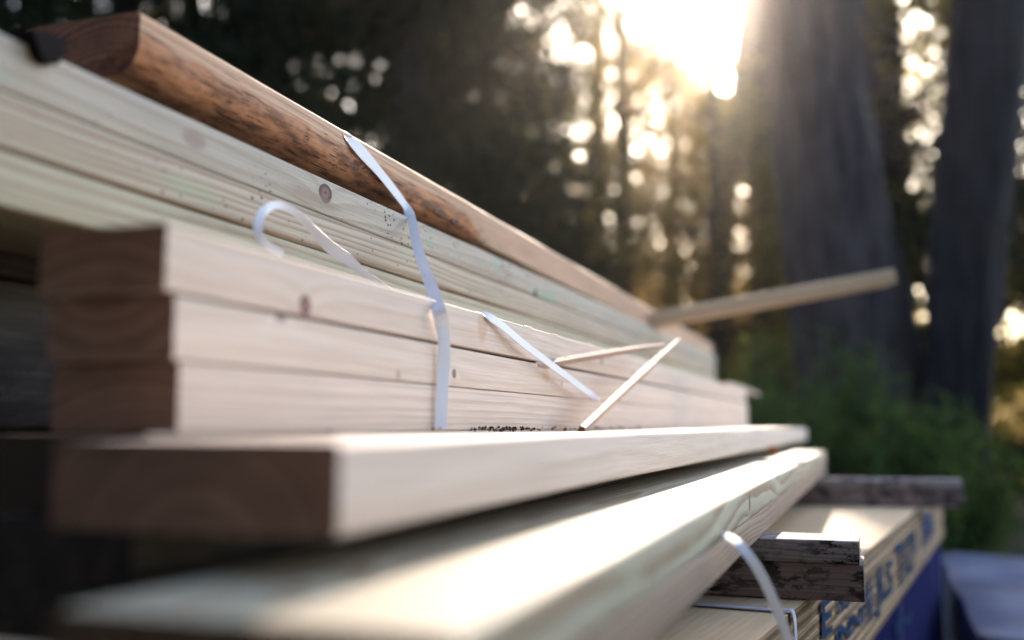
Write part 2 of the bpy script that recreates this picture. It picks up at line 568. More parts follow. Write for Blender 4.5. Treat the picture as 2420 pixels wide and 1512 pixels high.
# pale stack of three
yP = [hit_x(394, 560, X_P).y, hit_x(410, 760, X_P).y, hit_x(422, 930, X_P).y]
yPe = hit_x(1766, 980, X_P).y
zP = [0.0768, 0.0378, -0.0035]
kp = loc_on(722, 722, X_P, yP[0], zP[0])
kp2 = loc_on(662, 748, X_P, yP[1], zP[1])
kp3 = loc_on(1072, 882, X_P, yP[1], zP[1])
kp4 = loc_on(940, 885, X_P, yP[1], zP[1])
kp5 = loc_on(1327, 905, X_P, yP[1], zP[1])
kp6 = loc_on(1140, 770, X_P, yP[0], zP[0])
kp7 = loc_on(1290, 885, X_P, yP[1], zP[1])
kp8 = loc_on(1422, 852, X_P, yP[0], zP[0])
kp9 = loc_on(1498, 885, X_P, yP[0], zP[0])
m_p1 = wood('pale_pine_top', PALE, (0.60, 0.40, 0.27), 5, 0.011, (-0.045, -0.06), 0.03, 0.40, fibre=0.30, blotch=(0.92, 1.0),
            knots=[(kp[0], kp[1], 0.0075, 0.0068, (0.12, 0.06, 0.055))],
            marks=[(kp6[0], kp6[1], 0.018, 0.024, (0.52, 0.28, 0.17), 0.55), (kp8[0], kp8[1], 0.015, 0.009, (0.3, 0.2, 0.17), 0.6), (kp9[0], kp9[1], 0.015, 0.011, (0.35, 0.24, 0.2), 0.5)])
m_p2 = wood('pale_pine_middle', PALE, (0.60, 0.42, 0.29), 6, 0.013, (-0.05, 0.08), 0.02, 0.38, fibre=0.30, blotch=(0.93, 1.0), speck=0.12,
            knots=[(kp2[0], kp2[1], 0.007, 0.003, (0.14, 0.07, 0.07)), (kp3[0], kp3[1], 0.005, 0.0044, (0.10, 0.06, 0.065))],
            marks=[(kp4[0], kp4[1], 0.006, 0.006, (0.30, 0.19, 0.16), 0.6), (kp5[0], kp5[1], 0.006, 0.0055, (0.35, 0.22, 0.18), 0.7), (kp7[0], kp7[1], 0.018, 0.010, (0.62, 0.35, 0.18), 0.6)])
m_p3 = wood('pale_pine_bottom', (0.74, 0.592, 0.49), (0.56, 0.385, 0.28), 7, 0.007, (-0.03, -0.10), 0.02, 0.6, fibre=0.32, blotch=(0.9, 1.0))
p3 = board('lumber_board', 'lowest pale board of the three-high stack the strap crosses', m_p3, X_P, 0.089, zP[2], 0.0408, yP[2], yPe + 0.01, seed=13, r=0.0015, group='pale boards of the three-high stack')
p2 = board('lumber_board', 'middle pale board of the three-high stack', m_p2, X_P + 0.0005, 0.089, zP[1], 0.0368, yP[1], yPe, seed=12, r=0.0015, group='pale boards of the three-high stack')
p1 = board('lumber_board', 'top pale board of the three-high stack, end showing at far left', m_p1, X_P, 0.089, zP[0], 0.0375, yP[0], yPe - 0.02, seed=11, r=0.0014, bow=(0.0, 0.0012), group='pale boards of the three-high stack')
# splinters along its top arris
m_spl = wood('fresh_splinter', (0.54, 0.39, 0.30), (0.42, 0.28, 0.20), 8, 0.004, (0, 0), 0.01, 0.5, rough=0.55)


def splinter(name, a, b, w, t, parent=None, seed=0, mat=None, tip=0.15, ragged=0.0, sway=0.0):
    """torn sliver of wood from a to b, tapering to a ragged tip"""
    a, b = Vector(a), Vector(b)
    T = (b - a).normalized()
    side = T.cross(Vector((0.2, -1.0, 0.25))).normalized()
    up = side.cross(T).normalized()
    V, F = [], []
    n = 14
    for i in range(n + 1):
        u = i / n
        s = 1.0 if u < 0.55 else 1 - (1 - tip) * ((u - 0.55) / 0.45) ** 1.3
        s *= 1 + 0.12 * mnoise.noise(Vector((u * 9, seed, 0)))
        c = a.lerp(b, u) + up * (sway * math.sin(u * math.pi)) + side * 0.0008 * mnoise.noise(Vector((u * 6, seed, 4)))
        for sx, sz in ((-.5, -.5), (.5, -.35), (.5, .5), (-.38, .5)):
            V.append(c + side * (sx * w * s) + up * (sz * t * s))
    for i in range(n):
        for j in range(4):
            p, q = i * 4 + j, i * 4 + (j + 1) % 4
            F.append((p, q, q + 4, p + 4))
    F.append((3, 2, 1, 0)); F.append(tuple(range(n * 4, n * 4 + 4)))
    if ragged:
        rr = random.Random(seed)
        for k in range(7):                       # frayed fibres at the broken tip and along the sides
            u = 1.0 if k < 4 else rr.uniform(0.15, 0.85)
            c = a.lerp(b, u) + up * (sway * math.sin(u * math.pi))
            dv = (T * rr.uniform(0.5, 1.0) + up * rr.uniform(-1, 1) * 0.9 + side * rr.uniform(-1, 1) * 0.9).normalized() if k < 4 else (-T * rr.uniform(0.3, 1) + up * rr.choice((-1, 1)) * 0.7).normalized()
            ln = ragged * rr.uniform(0.5, 1.2)
            base = len(V)
            pv = dv.cross(Vector((0.3, 0.2, 1))).normalized() * 0.0005
            st = c if k < 4 else c + up * (0.45 * t) * (1 if dv.dot(up) > 0 else -1)
            V.extend([st - pv, st + pv, st + dv * ln, st + dv.cross(pv).normalized() * 0.0006])
            F.extend([(base, base + 1, base + 2), (base + 1, base + 3, base + 2), (base + 3, base, base + 2), (base, base + 3, base + 1)])
    V = [v - a for v in V]
    me = mesh(name, V, F, 30)
    o = obj(name, me, mat or m_spl, parent)
    if parent is None:
        o.location = a
    else:
        o.location = parent.matrix_basis.inverted() @ a
        o.rotation_euler = (parent.matrix_basis.to_3x3().inverted()).to_euler()
    return o


for k in range(8):
    ya = yP[0] + 0.50 + k * 0.14 + random.uniform(-0.03, 0.03)
    zt = H + zP[0] + 0.0378
    a = Vector((X_P - 0.001, ya, zt + 0.0006))
    b = a + Vector((random.uniform(-0.002, 0.003), random.uniform(0.03, 0.11), random.uniform(0.0002, 0.0011)))
    splinter('splinter', a, b, 0.0013, 0.0008, p1, seed=k)

# low pale board and its neighbour on the same layer
yL0 = hit_x(803, 1062, X_L).y
yLe = hit_x(1906, 1010, X_L - 0.0).y
m_l = wood('pale_pine_low', (0.74, 0.60, 0.505), (0.60, 0.425, 0.32), 9, 0.012, (-0.07, -0.02), 0.03, 0.36, fibre=0.30, blotch=(0.92, 1.0))
zL = -0.0475
l1 = board('lumber_board', 'single pale board jutting out below the three-high stack, blurred end grain', m_l, X_L, 0.152, zL, 0.0415, yL0, yLe, seed=21, r=0.004)
m_l2 = wood('brown_pine_low', (0.55, 0.40, 0.29), (0.40, 0.26, 0.18), 10, 0.006, (-0.07, -0.02), 0.03, 0.6, endgrain_shade=(0.10, 0.065, 0.055))  # end tint darker still, painting in the shade at far left
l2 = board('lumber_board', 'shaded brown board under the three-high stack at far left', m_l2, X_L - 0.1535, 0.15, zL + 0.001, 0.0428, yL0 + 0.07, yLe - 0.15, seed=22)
# filler layer below
zU = -0.0975 - 0.0315                # underside of the lumber
pm = hit_y(312, 1300, yL0 + 0.06)
l3 = board('lumber_board', 'shade-darkened board end below the jutting pale board', m_tim_shade, pm.x, 0.10, zL - 0.0375, 0.037, yL0 + 0.06, yLe - 0.1, seed=23)  # near-black colour stands in for shade in this slot
board('square_timber', 'dark timber under the shaded left boards', m_tim_shade, pm.x - 0.07, 0.14, zU, -0.0858 - zU, yL0 + 0.12, yLe - 0.1, cat='timber', seed=24)
board('square_timber', 'deep dark timber at the bottom of the rear rows', m_tim_shade, X_G - 0.006, 0.30, zU, -0.0042 - zU, yL0 + 0.30, yLe - 0.1, cat='timber', seed=25)

# greenish wide board (right-most) on a brown board
zN = -0.0970
yN0 = hit_x(1078, 1490, X_N).y
yNe = hit_x(1951, 1060, X_N).y
ck1 = loc_on(1845, 1088, X_N, yN0, zN)
ck2 = loc_on(1771, 1188, X_N, yN0, zN)
m_n = wood('treated_pine_wide', (0.53, 0.485, 0.37), (0.30, 0.205, 0.12), 12, 0.0075, (-0.10, 0.055), 0.06, 0.95, fibre=0.35,
           marks=[(ck1[0], ck1[1], 0.012, 0.013, (0.06, 0.05, 0.04), 1.0), (ck2[0], ck2[1], 0.008, 0.012, (0.06, 0.05, 0.04), 1.0)],
           stain=(0.46, 0.50, 0.36), stain_amt=0.5)
n1 = board('lumber_board', 'wide greenish board at the right edge of the pile with a sunlit top', m_n, X_N, 0.157, zN, 0.0316, yN0, yNe, seed=31, r=0.003)
m_b = wood('brown_fir', (0.34, 0.24, 0.18), (0.19, 0.12, 0.09), 14, 0.0042, (-0.06, 0.06), 0.02, 0.95, fibre=0.4, marks=[(1.05, 0.02, 0.004, 0.03, (0.1, 0.06, 0.05), 0.7)])  # the narrow upright mark paints in the strap's shadow
b1 = board('lumber_board', 'brown close-grained board directly under the wide greenish board', m_b, X_N - 0.002, 0.154, zN - 0.0315, 0.031, yN0 + 0.03, yNe + 0.02, seed=32)

# ------------------------------------------------------------------ rough orange board with a bark edge on top
X_O = -0.545
zO = zG1 + 0.0395
tO = 0.052
yO0 = hit_x(330, 60, X_O).y
yOe = yGe + 0.03
yWane = hit_x(1165, 600, X_O).y - yO0


def orange_mesh():
    L = yOe - yO0
    n, V, F, A = 300, [], [], []
    w = 0.118
    for i in range(n + 1):
        u = i / n
        y = L * (u ** 1.25)
        fade = max(0.0, min(1.0, (yWane - y) / 0.12))
        nz = mnoise.noise(Vector((y * 9, 0, 3))) * 0.7 + mnoise.noise(Vector((y * 26, 2, 3))) * 0.5 + mnoise.noise(Vector((y * 70, 2, 3))) * 0.25
        cut = (0.023 + 0.009 * nz) * fade                  # how far the round edge bites
        prof = [(0.0, cut * 0.95 + 0.002), (0.0, cut + 0.005), (0.0, (cut + tO) * 0.5), (0.0, tO - 0.009), (0.0, tO - 0.003), (-0.003, tO), (-0.02, tO), (-w * 0.6, tO),
                (-w + 0.003, tO), (-w, tO - 0.003), (-w, 0.003), (-w + 0.003, 0.0), (-w * 0.7, 0.0), (-cut * 1.25 - 0.03, 0.0)]
        arc = []
        for k in range(8):
            a = (k + 0.5) / 8 * math.pi / 2
            arc.append((-cut * 1.25 * (1 - math.sin(a)) - 0.001, cut * 0.95 * (1 - math.cos(a)) + 0.0005))
        full = prof + arc
        for j, (x, z) in enumerate(full):
            dx = dz = 0.0
            wv = 0.0
            if j >= len(prof):
                wv = fade
                nn = mnoise.noise(Vector((y * 60, j * 1.1, 1))) + 0.7 * mnoise.noise(Vector((y * 150, j * 0.9, 5)))
                dx = nn * 0.0030 * fade
                dz = nn * 0.0018 * fade
            elif j < 2:
                wv = 0.75 * fade
            elif j == 2:
                wv = 0.30 * fade
            dx += 0.0009 * mnoise.noise(Vector((y * 8, j * 0.4, 9)))
            V.append((x + dx, y, z + dz))
            A.append(wv)
    m = len(full)
    for i in range(n):
        for j in range(m):
            a, b = i * m + j, i * m + (j + 1) % m
            F.append((a, a + m, b + m, b))
    F.append(tuple(range(m)))
    F.append(tuple(reversed(range(n * m, n * m + m))))
    # order of the profile runs upwards on the right face, so flip
    me = mesh('board', V, F, 45)
    at_ = me.attributes.new('wane', 'FLOAT', 'POINT')
    at_.data.foreach_set('value', A)
    return me


ko = loc_on(1350, 708, X_O, yO0, zO)
m_o = wood('orange_rough_board', (0.72, 0.46, 0.30), (0.50, 0.26, 0.14), 16, 0.0055, (-0.03, -0.06), 0.02, 0.75, fibre=0.35, blotch=(0.75, 1.0), wane=True,
           marks=[(ko[0], ko[1], 0.016, 0.006, DK, 0.7), (loc_on(540, 275, X_O, yO0, zO)[0], loc_on(540, 275, X_O, yO0, zO)[1], 0.012, 0.006, (0.015, 0.008, 0.006), 1.0)])
o1 = obj('lumber_board', orange_mesh(), m_o)
O_LIFT, O_TILT = 0.022, 0.56            # the near end is wedged up
o1.location = (X_O, yO0, H + zO + O_LIFT)
o1.rotation_euler = (-R(O_TILT), 0, 0)
tag(o1, 'rough orange board with dark bark edge on top of the whole pile', 'board')

# bark plates still clinging to its lower edge
M_flake = wood('bark_flake', (0.24, 0.11, 0.055), (0.10, 0.045, 0.025), 17, 0.003, (0, 0), 0.01, 0.9, dirt=0.5)


def chunk(name, parent, y, z, x, sy, sz, sx, seed, mat):
    V, F = [], []
    nu, nv = 8, 6
    for i in range(nu + 1):
        for j in range(nv):
            a = 2 * math.pi * j / nv
            s = math.sin(math.pi * min(max(i / nu, 0.10), 0.90)) ** 0.35
            v = Vector((math.cos(a) * sx * s, (i / nu - 0.5) * 2 * sy, math.sin(a) * sz * s))
            k = 1 + 0.35 * mnoise.noise(v * 90 + Vector((seed * 3, 0, 0)))
            V.append(Vector((x, y, z)) + v * k)
    for i in range(nu):
        for j in range(nv):
            a, b = i * nv + j, i * nv + (j + 1) % nv
            F.append((a, b, b + nv, a + nv))
    F.append(tuple(reversed(range(nv)))); F.append(tuple(range(nu * nv, nu * nv + nv)))
    o = obj(name, mesh(name, V, F, 25), mat, parent)
    return o


for k, (px, py, sy, sz) in enumerate(((1010, 505, 0.030, 0.007), (1048, 528, 0.024, 0.008), (1080, 546, 0.014, 0.007), (860, 425, 0.05, 0.006), (740, 355, 0.04, 0.005), (900, 455, 0.03, 0.006))):
    yy, zz = loc_on(px, py, X_O, yO0, zO)
    chunk('bark_flake', o1, yy, zz, -0.004, sy, sz, 0.004, k, M_flake)
# dark flap hanging from its near end
M_dark = plain('black_bark', (0.012, 0.009, 0.009), 0.8, 0.1, 0.4, 60)
hb = hit_x(106, 118, X_G + 0.006)
V, F = [], []
flap = [(-0.030, 0.014), (0.030, 0.022), (0.024, 0.0), (0.016, -0.012), (0.002, -0.016), (-0.012, -0.010), (-0.020, 0.004)]
for s in (0, 1):
    for (yy, zz) in flap:
        V.append((0.004 - 0.05 * s, yy * 0.55, zz * 0.62))
nf = len(flap)
F.append(tuple(range(nf))); F.append(tuple(reversed(range(nf, 2 * nf))))
for j in range(nf):
    F.append((j, j + nf, (j + 1) % nf + nf, (j + 1) % nf))
fl = obj('bark_slab', mesh('bark_slab', V, F, 30), M_dark)
fl.location = hb
tag(fl, 'black slab of bark hanging over the top left edge of the rear stack', 'bark')

# ------------------------------------------------------------------ crosswise plank sticking out over the pile
pa = at(1440, 770, 2.72)
pb = at(2118, 652, 2.72)
u = (pb - pa)
Lp = u.length + 0.55
pk_me = board_mesh(0.089, 0.038, Lp, seed=41, r=0.0035, bow=(0, -0.004))
m_pk = wood('tan_plank', (0.64, 0.47, 0.30), (0.46, 0.30, 0.18), 18, 0.007, (-0.05, -0.03), 0.02, 0.5)
pk = obj('lumber_plank', pk_me, m_pk)
ud = u.normalized()
vd = Vector((0, 0, 1)).cross(ud).normalized()          # away from the camera
wd_ = ud.cross(vd)
# board local: x -w..0 -> width away from the camera, y along, z thickness
mt = Matrix((( -vd.x, ud.x, wd_.x, 0), (-vd.y, ud.y, wd_.y, 0), (-vd.z, ud.z, wd_.z, 0), (0, 0, 0, 1)))
mt = Matrix.Translation(pa - ud * 0.55 - wd_ * 0.017) @ mt
pk.matrix_world = mt
tag(pk, 'long tan plank lying crosswise and jutting out to the right over the pile', 'plank')

# ------------------------------------------------------------------ cross bearers between lumber and plywood
zB = zN - 0.0315                      # underside of the lumber
hB = 0.0686
m_bu = wood('weathered_bearer', (0.62, 0.52, 0.50), (0.36, 0.28, 0.26), 20, 0.0045, (0.1, 0.09), 0.02, 0.9, grey_weather=0.45, dirt=1.0, fibre=0.6, rough=0.75)
m_bl = wood('brown_bearer', (0.46, 0.34, 0.32), (0.33, 0.22, 0.20), 21, 0.0035, (0.2, -0.06), 0.015, 0.8, grey_weather=0.35, dirt=1.0, fibre=0.45, rough=0.75)


def bearer(px_end, py_top, labels, far=False):
    nr = hit_z(px_end - 60, py_top + 14, H + zB)
    yb = nr.y
    xe = hit_y(px_end, py_top + 30, yb).x
    L = xe + 0.92
    th = 0.0255
    out = []
    for k, (z, t, dy, wd, mat, lab) in enumerate(((zB - th - 0.0005, th - 0.0005, 0.0, 0.088, m_bu, labels[0]), (zB - hB, hB - th - 0.0015, 0.004, 0.086, m_bl, labels[1]))):
        me = board_mesh(wd, t, L, r=0.0022, seed=50 + k + 3 * far, seg=20, rough=0.0012)
        o = obj('cross_bearer', me, mat)
        o.location = (xe - L + (0.0 if k == 0 else 0.004), yb + dy, H + z)
        o.rotation_euler = (0, 0, R(-90))
        # local y -> +X world, local x(-w..0) -> +Y world
        tag(o, lab, 'bearer', 'wooden cross bearers under the lumber')
        out.append(o)
    return yb, xe, out


yb1, xe1, bb1 = bearer(2030, 1262, ('weathered grey upper strip of the near cross bearer', 'dirt-spattered lower strip of the near cross bearer'))
yb2, xe2, bb2 = bearer(2274, 1119, ('dark upper strip of the far cross bearer', 'lighter lower strip of the far cross bearer'), True)
for o in bb1 + bb2:
    pass

# ------------------------------------------------------------------ plywood stack
zPly = zB - hB - 0.001
e0 = hit_z(1788, 1512, H + zPly)
e1 = hit_z(2176, 1196, H + zPly)
cfar = hit_z(2218, 1175, H + zPly)
ed = (Vector((e1.x, e1.y, 0)) - Vector((e0.x, e0.y, 0))).normalized()       # along the right edge, away
ex = Vector((ed.y, -ed.x, 0))                                              # to the right
# far corner: point on the edge line seen at px 2226
rr_ = ray(2226, 1190)
den = rr_.x * ed.y - rr_.y * ed.x
tt = (e0.x * ed.y - e0.y * ed.x) / den
far_c = Vector((rr_.x * tt, rr_.y * tt, 0))
PLYL, PLYW = 3.05, 1.20


def ply_mat(seed):
    m = NT('plywood')
    tc = m.n('ShaderNodeTexCoord')
    P = tc.outputs['Object']
    off = m.vmath('ADD', P, (seed * 1.7, seed * 2.9, 0))
    sp = m.n('ShaderNodeSeparateXYZ'); m.link(P, sp.inputs[0])
    zi = m.math('ADD', m.math('DIVIDE', sp.outputs[2], 0.0049), m.math('MULTIPLY', m.noise(m.vmath('MULTIPLY', off, (3, 6, 0.0)), 1.0, 2.0), 0.5))
    lay = m.math('FRACT', m.math('MULTIPLY', zi, 0.5))
    gl = m.math('FRACT', zi)
    en = m.noise(m.vmath('MULTIPLY', off, (8.0, 30.0, 500.0)), 1.0, 3.0, 0.65)
    edge = m.ramp(lay, [(0.0, (0.30, 0.185, 0.095)), (0.46, (0.25, 0.15, 0.075)), (0.54, (0.11, 0.062, 0.035)), (1.0, (0.085, 0.048, 0.028))])
    edge = m.mix(m.ramp(gl, [(0.0, grey(0.9)), (0.10, grey(0))]), edge, (0.10, 0.055, 0.035))
    edge = m.mix(0.55, edge, m.ramp(en, [(0.32, grey(0.45)), (0.6, grey(1))]), 'MULTIPLY')
    vo = m.n('ShaderNodeTexVoronoi'); m.link(m.vmath('MULTIPLY', off, (30, 34, 240)), vo.inputs['Vector']); vo.inputs['Scale'].default_value = 1
    sv = m.n('ShaderNodeSeparateColor'); m.link(vo.outputs['Color'], sv.inputs[0])
    edge = m.mix(m.math('LESS_THAN', vo.outputs['Distance'], m.math('MULTIPLY', m.math('GREATER_THAN', sv.outputs[0], 0.86), 0.22)), edge, (0.03, 0.02, 0.018))
    fn = m.noise(m.vmath('MULTIPLY', off, (14.0, 1.6, 1.0)), 1.0, 4.0, 0.6)
    fs = m.noise(m.vmath('MULTIPLY', off, (230.0, 8.0, 1.0)), 1.0, 3.0, 0.6)
    face = m.ramp(fn, [(0.3, (0.52, 0.35, 0.20)), (0.5, (0.62, 0.44, 0.27)), (0.68, (0.68, 0.52, 0.34))])
    face = m.mix(0.35, face, m.ramp(fs, [(0.35, grey(0.6)), (0.6, grey(1))]), 'MULTIPLY')
    g = m.n('ShaderNodeNewGeometry')
    sn = m.n('ShaderNodeSeparateXYZ'); m.link(g.outputs['Normal'], sn.inputs[0])
    c = m.mix(m.math('GREATER_THAN', m.math('ABSOLUTE', sn.outputs[2]), 0.6), edge, face)
    m.principled(c, 0.7, m.bump(en, 0.4, 0.0015), spec=0.2)
    return m.mat


NS, TS = 10, 0.0146
ordn = ['topmost', 'second', 'third', 'fourth', 'fifth', 'sixth', 'seventh', 'eighth', 'ninth', 'lowest']
ang = math.atan2(-ed.x, ed.y)
ply_root = []
ply_mats = [ply_mat(k) for k in range(3)]
for i in range(NS):
    me = board_mesh(PLYW, TS - 0.0006, PLYL, r=0.0008, seed=60 + i, rough=0.0008, seg=16)
    o = obj('plywood_sheet', me, ply_mats[i % 3])
    base = far_c - ed * PLYL + ex * random.uniform(-0.0012, 0.0012) + ed * random.uniform(-0.004, 0.004)
    o.location = (base.x, base.y, H + zPly - (i + 1) * TS)
    o.rotation_euler = (0, 0, ang)
    lab = f'{ordn[i]} sheet of the plywood stack, counted from the top' if 0 < i < NS - 1 else f'{ordn[i]} sheet of the plywood stack' + (' under the cross bearers' if i == 0 else ' resting on the blue bundle')
    tag(o, lab, 'plywood sheet', 'plywood sheets in the stack')
    ply_root.append(o)
zPlyB = zPly - NS * TS

# blue stencilled print on the sheet edges
M_ink = plain('blue_ink', (0.003, 0.05, 0.14), 0.9, 0.05, 0.7, 130)


def edge_hit(px, py):
    """(distance along the edge from the near end, height below the top) where a pixel meets the stack's right side"""
    r = ray(px, py)
    n = ex
    o0 = far_c - ed * PLYL
    t_ = (o0.dot(n)) / (r.dot(n))
    p = CAM + r * t_
    q = p - o0
    return Vector((q.x, q.y, 0)).dot(ed), p.z


def print_text(txt, px0, py0, px1, py1, hgt, sheet, squeeze=1.0):
    """printed word between two pixels (baseline left -> baseline right) on the stack's right side"""
    s0, z0 = edge_hit(px0, py0)
    s1, z1 = edge_hit(px1, py1)
    cu = bpy.data.curves.new('lettering', 'FONT')
    cu.body = txt
    cu.size = 1.0
    cu.offset = 0.02
    tmp = bpy.data.objects.new('lettering', cu)
    col.objects.link(tmp)
    dg = bpy.context.evaluated_depsgraph_get()
    me = bpy.data.meshes.new_from_object(tmp.evaluated_get(dg))
    bpy.data.objects.remove(tmp); bpy.data.curves.remove(cu)
    co = np.zeros(len(me.vertices) * 3, np.float32); me.vertices.foreach_get('co', co); co = co.reshape(-1, 3)
    mn, mx = co.min(0), co.max(0)
    un = (co[:, 0] - mn[0]) / (mx[0] - mn[0])
    vn = (co[:, 1] - mn[1]) / (mx[1] - mn[1])
    o0 = far_c - ed * PLYL
    s = s0 + (s1 - s0) * un
    z = z0 + (z1 - z0) * un + hgt * vn
    out = np.stack([o0.x + ed.x * s + ex.x * 0.0031, o0.y + ed.y * s + ex.y * 0.0031, z], axis=1)
    par = ply_root[sheet]
    inv = par.matrix_basis.inverted()
    M = np.array(inv)
    out = out @ M[:3, :3].T + M[:3, 3]
    me.vertices.foreach_set('co', out.astype(np.float32).ravel())
    me.update()
    me.materials.clear()
    me.materials.append(M_ink)
    o = bpy.data.objects.new('printed_lettering', me)
    col.objects.link(o)
    o.parent = par
    return o


print_text('E', 1938, 1512, 1962, 1490, 0.045, 2)
print_text('IAA', 1976, 1452, 2012, 1428, 0.033, 1)
print_text('INNI', 1972, 1540, 2038, 1470, 0.029, 4)
print_text('NI', 2044, 1480, 2062, 1462, 0.072, 3)
print_text('JLS', 2068, 1462, 2108, 1424, 0.082, 3)
print_text('TI', 2116, 1395, 2138, 1375, 0.086, 3)
print_text('OP', 2142, 1365, 2164, 1340, 0.086, 2)
print_text('IM', 2180, 1295, 2204, 1270, 0.086, 2)
print_text('IN', 2116, 1500, 2150, 1470, 0.025, 8)

# blue bundle the plywood rests on
M_blue = plain('navy_wrap', (0.002, 0.008, 0.070), 0.95, 0.02, 0.4, 6, bump=0.25)
bh = H + zPlyB - 0.001
me = board_mesh(PLYW - 0.02, bh - 0.004, PLYL - 0.02, r=0.012, seed=80, rough=0.008, seg=30)
bl = obj('wrapped_bundle', me, M_blue)
base = far_c - ed * (PLYL - 0.01) - ex * 0.008
bl.location = (base.x, base.y, 0.003)
bl.rotation_euler = (0, 0, ang)
tag(bl, 'navy blue plastic-wrapped bundle beneath the plywood stack', 'bundle')

# ------------------------------------------------------------------ straps
def strap_mat(name, c, a=0.35):
    m = NT(name)
    tc = m.n('ShaderNodeTexCoord')
    n = m.noise(tc.outputs['Object'], 900.0, 2.0)
    p = m.n('ShaderNodeBsdfPrincipled')
    p.inputs['Base Color'].default_value = (*c, 1)
    p.inputs['Roughness'].default_value = 0.38
    p.inputs['Specular IOR Level'].default_value = 0.4
    m.link(m.bump(n, 0.25, 0.0005), p.inputs['Normal'])
    t = m.n('ShaderNodeBsdfTranslucent'); t.inputs['Color'].default_value = (*c, 1)
    ms = m.n('ShaderNodeMixShader'); ms.inputs[0].default_value = a
    m.link(p.outputs[0], ms.inputs[1]); m.link(t.outputs[0], ms.inputs[2])
    m.link(ms.outputs[0], m.out.inputs['Surface'])
    return m.mat


M_strap = strap_mat('white_strapping', (0.80, 0.81, 0.86), 0.2)
M_strap2 = strap_mat('lilac_strapping', (0.42, 0.42, 0.60), 0.2)
Yd = Vector((0, 1, 0))
topO = H + zO + tO + 0.0012
yS = hit_x(1044, 860, X_P).y
zS = H + zP[0] + 0.0378


def top_o(y):
    return topO + O_LIFT - math.tan(R(O_TILT)) * (y - yO0)


yA = hit_x(812, 325, X_O).y
A0 = Vector((X_O - 0.06, yA - 0.01, top_o(yA) + 0.0008))
A1 = Vector((X_O - 0.012, yA, top_o(yA) + 0.0010))
A2 = hit_x(838, 342, X_O + 0.0018); A2.z = min(A2.z, top_o(A2.y) - 0.004)
A3 = hit_x(893, 402, X_O + 0.0030)
A4 = hit_x(955, 482, X_O + 0.0075)
A5 = hit_x(972, 518, X_O + 0.020)
B1 = hit_x(988, 590, -0.487)
B2 = hit_x(1014, 662, -0.416)
B3 = hit_x(1034, 722, X_P + 0.0050)
BL = [hit_x(x, y, X_P + o) for x, y, o in ((1046, 775, 0.0085), (1050, 825, 0.0085), (1047, 890, 0.0075), (1043, 950, 0.0070), (1041, 1013, 0.0068))]


def facing(p, q):
    """across the band, turned to face the viewer"""
    return (q - p).cross((p + q) * 0.5 - CAM).normalized() * -1


FW = [facing(A5, B1), facing(B1, B2), facing(B2, B3)]
if FW[0].y < 0: FW = [-w for w in FW]
LWD = Vector((0.5, 0.85, 0))
st = ribbon('packing_strap', [A0, A1, A2, A3, A4, A5, B1, B2, B3] + BL,
            [Yd, Yd, (0, 1, 0.25), (0, 1, 0.6), (0, 1, 0.55), FW[0], FW[0], FW[1], FW[2]] + [LWD] * 5,
            [0.019] * 3 + [0.0145, 0.0145, 0.0115, 0.0115, 0.0120, 0.0126] + [0.0132] * 5, 0.0008, M_strap)
tag(st, 'white plastic strap running down over the orange board and the pale stack', 'strap')

loop_px = [(668, 600), (640, 585), (617, 565), (609, 535), (622, 500), (655, 484), (700, 503), (745, 548), (785, 588), (822, 612), (856, 642), (890, 664), (925, 690)]
lp = [hit_x(x, y, -0.468 - 0.0030 * k) for k, (x, y) in enumerate(loop_px)]
lw = []
for k in range(len(lp)):
    a_, b_ = lp[max(k - 1, 0)], lp[min(k + 1, len(lp) - 1)]
    w_ = facing(a_, b_) + Vector((0, 0.35, 0.1))
    if lw and w_.dot(lw[-1]) < 0:
        w_ = -w_
    lw.append(w_.normalized())
ls = ribbon('packing_strap', lp, lw, [0.006, 0.0065, 0.007, 0.0075, 0.0075, 0.007, 0.0065, 0.0085, 0.0125, 0.0115, 0.008, 0.0065, 0.006], 0.0008, M_strap)
tag(ls, 'loose white strap curling up in a loop behind the pale stack', 'strap')

zt = H + zP[0] + 0.039
c0 = hit_x(1128, 742, X_P - 0.006)
lo = [c0, hit_x(1150, 746, X_P + 0.0005), hit_x(1185, 768, X_P + 0.006), hit_x(1240, 814, X_P + 0.012), hit_x(1330, 882, X_P + 0.018), hit_x(1400, 934, X_P + 0.022), hit_x(1420, 944, X_P + 0.024)]
le = ribbon('packing_strap', lo, [(0, 1, 0.1), (0, 1, 0.35), (0, 1, 1.0), (0, 1, 1.0), (0, 1, 1.0), (0, 1, 1.0), (0, 1, 1)], [0.010, 0.010, 0.0095, 0.0095, 0.0095, 0.009, 0.002], 0.0008, M_strap)
tag(le, 'loose white strap end slanting down across the pale boards', 'strap')

cs = [hit_x(1668, 1262, X_N - 0.02), hit_x(1712, 1263, X_N + 0.004), hit_x(1752, 1292, X_N + 0.022), hit_x(1795, 1352, X_N + 0.036), hit_x(1832, 1430, X_N + 0.045), hit_x(1862, 1512, X_N + 0.05), hit_x(1876, 1590, X_N + 0.053)]
ce = ribbon('packing_strap', cs, [(1, 0.3, 0.3)] + [(0.9, 0.6, 0.35)] * 6, [0.0085] * 7, 0.0009, M_strap)
tag(ce, 'white strap curving down from under the wide greenish board', 'strap')

# bands round the wrapped bundle
M_band = plain('blue_band', (0.01, 0.03, 0.16), 0.7, 0.1, 0.3, 60)
for sy in (0.75, 1.7, 2.62):
    q = bl.matrix_basis @ Vector((0.009, sy, 0.0))
    b_ = ribbon('binding_band', [Vector((q.x, q.y, 0.01)), Vector((q.x, q.y, bh * 0.5)), Vector((q.x, q.y, bh - 0.006))], [ed] * 3, [0.022] * 3, 0.0014, M_band)
    b_.parent = bl
    b_.matrix_parent_inverse = bl.matrix_basis.inverted()

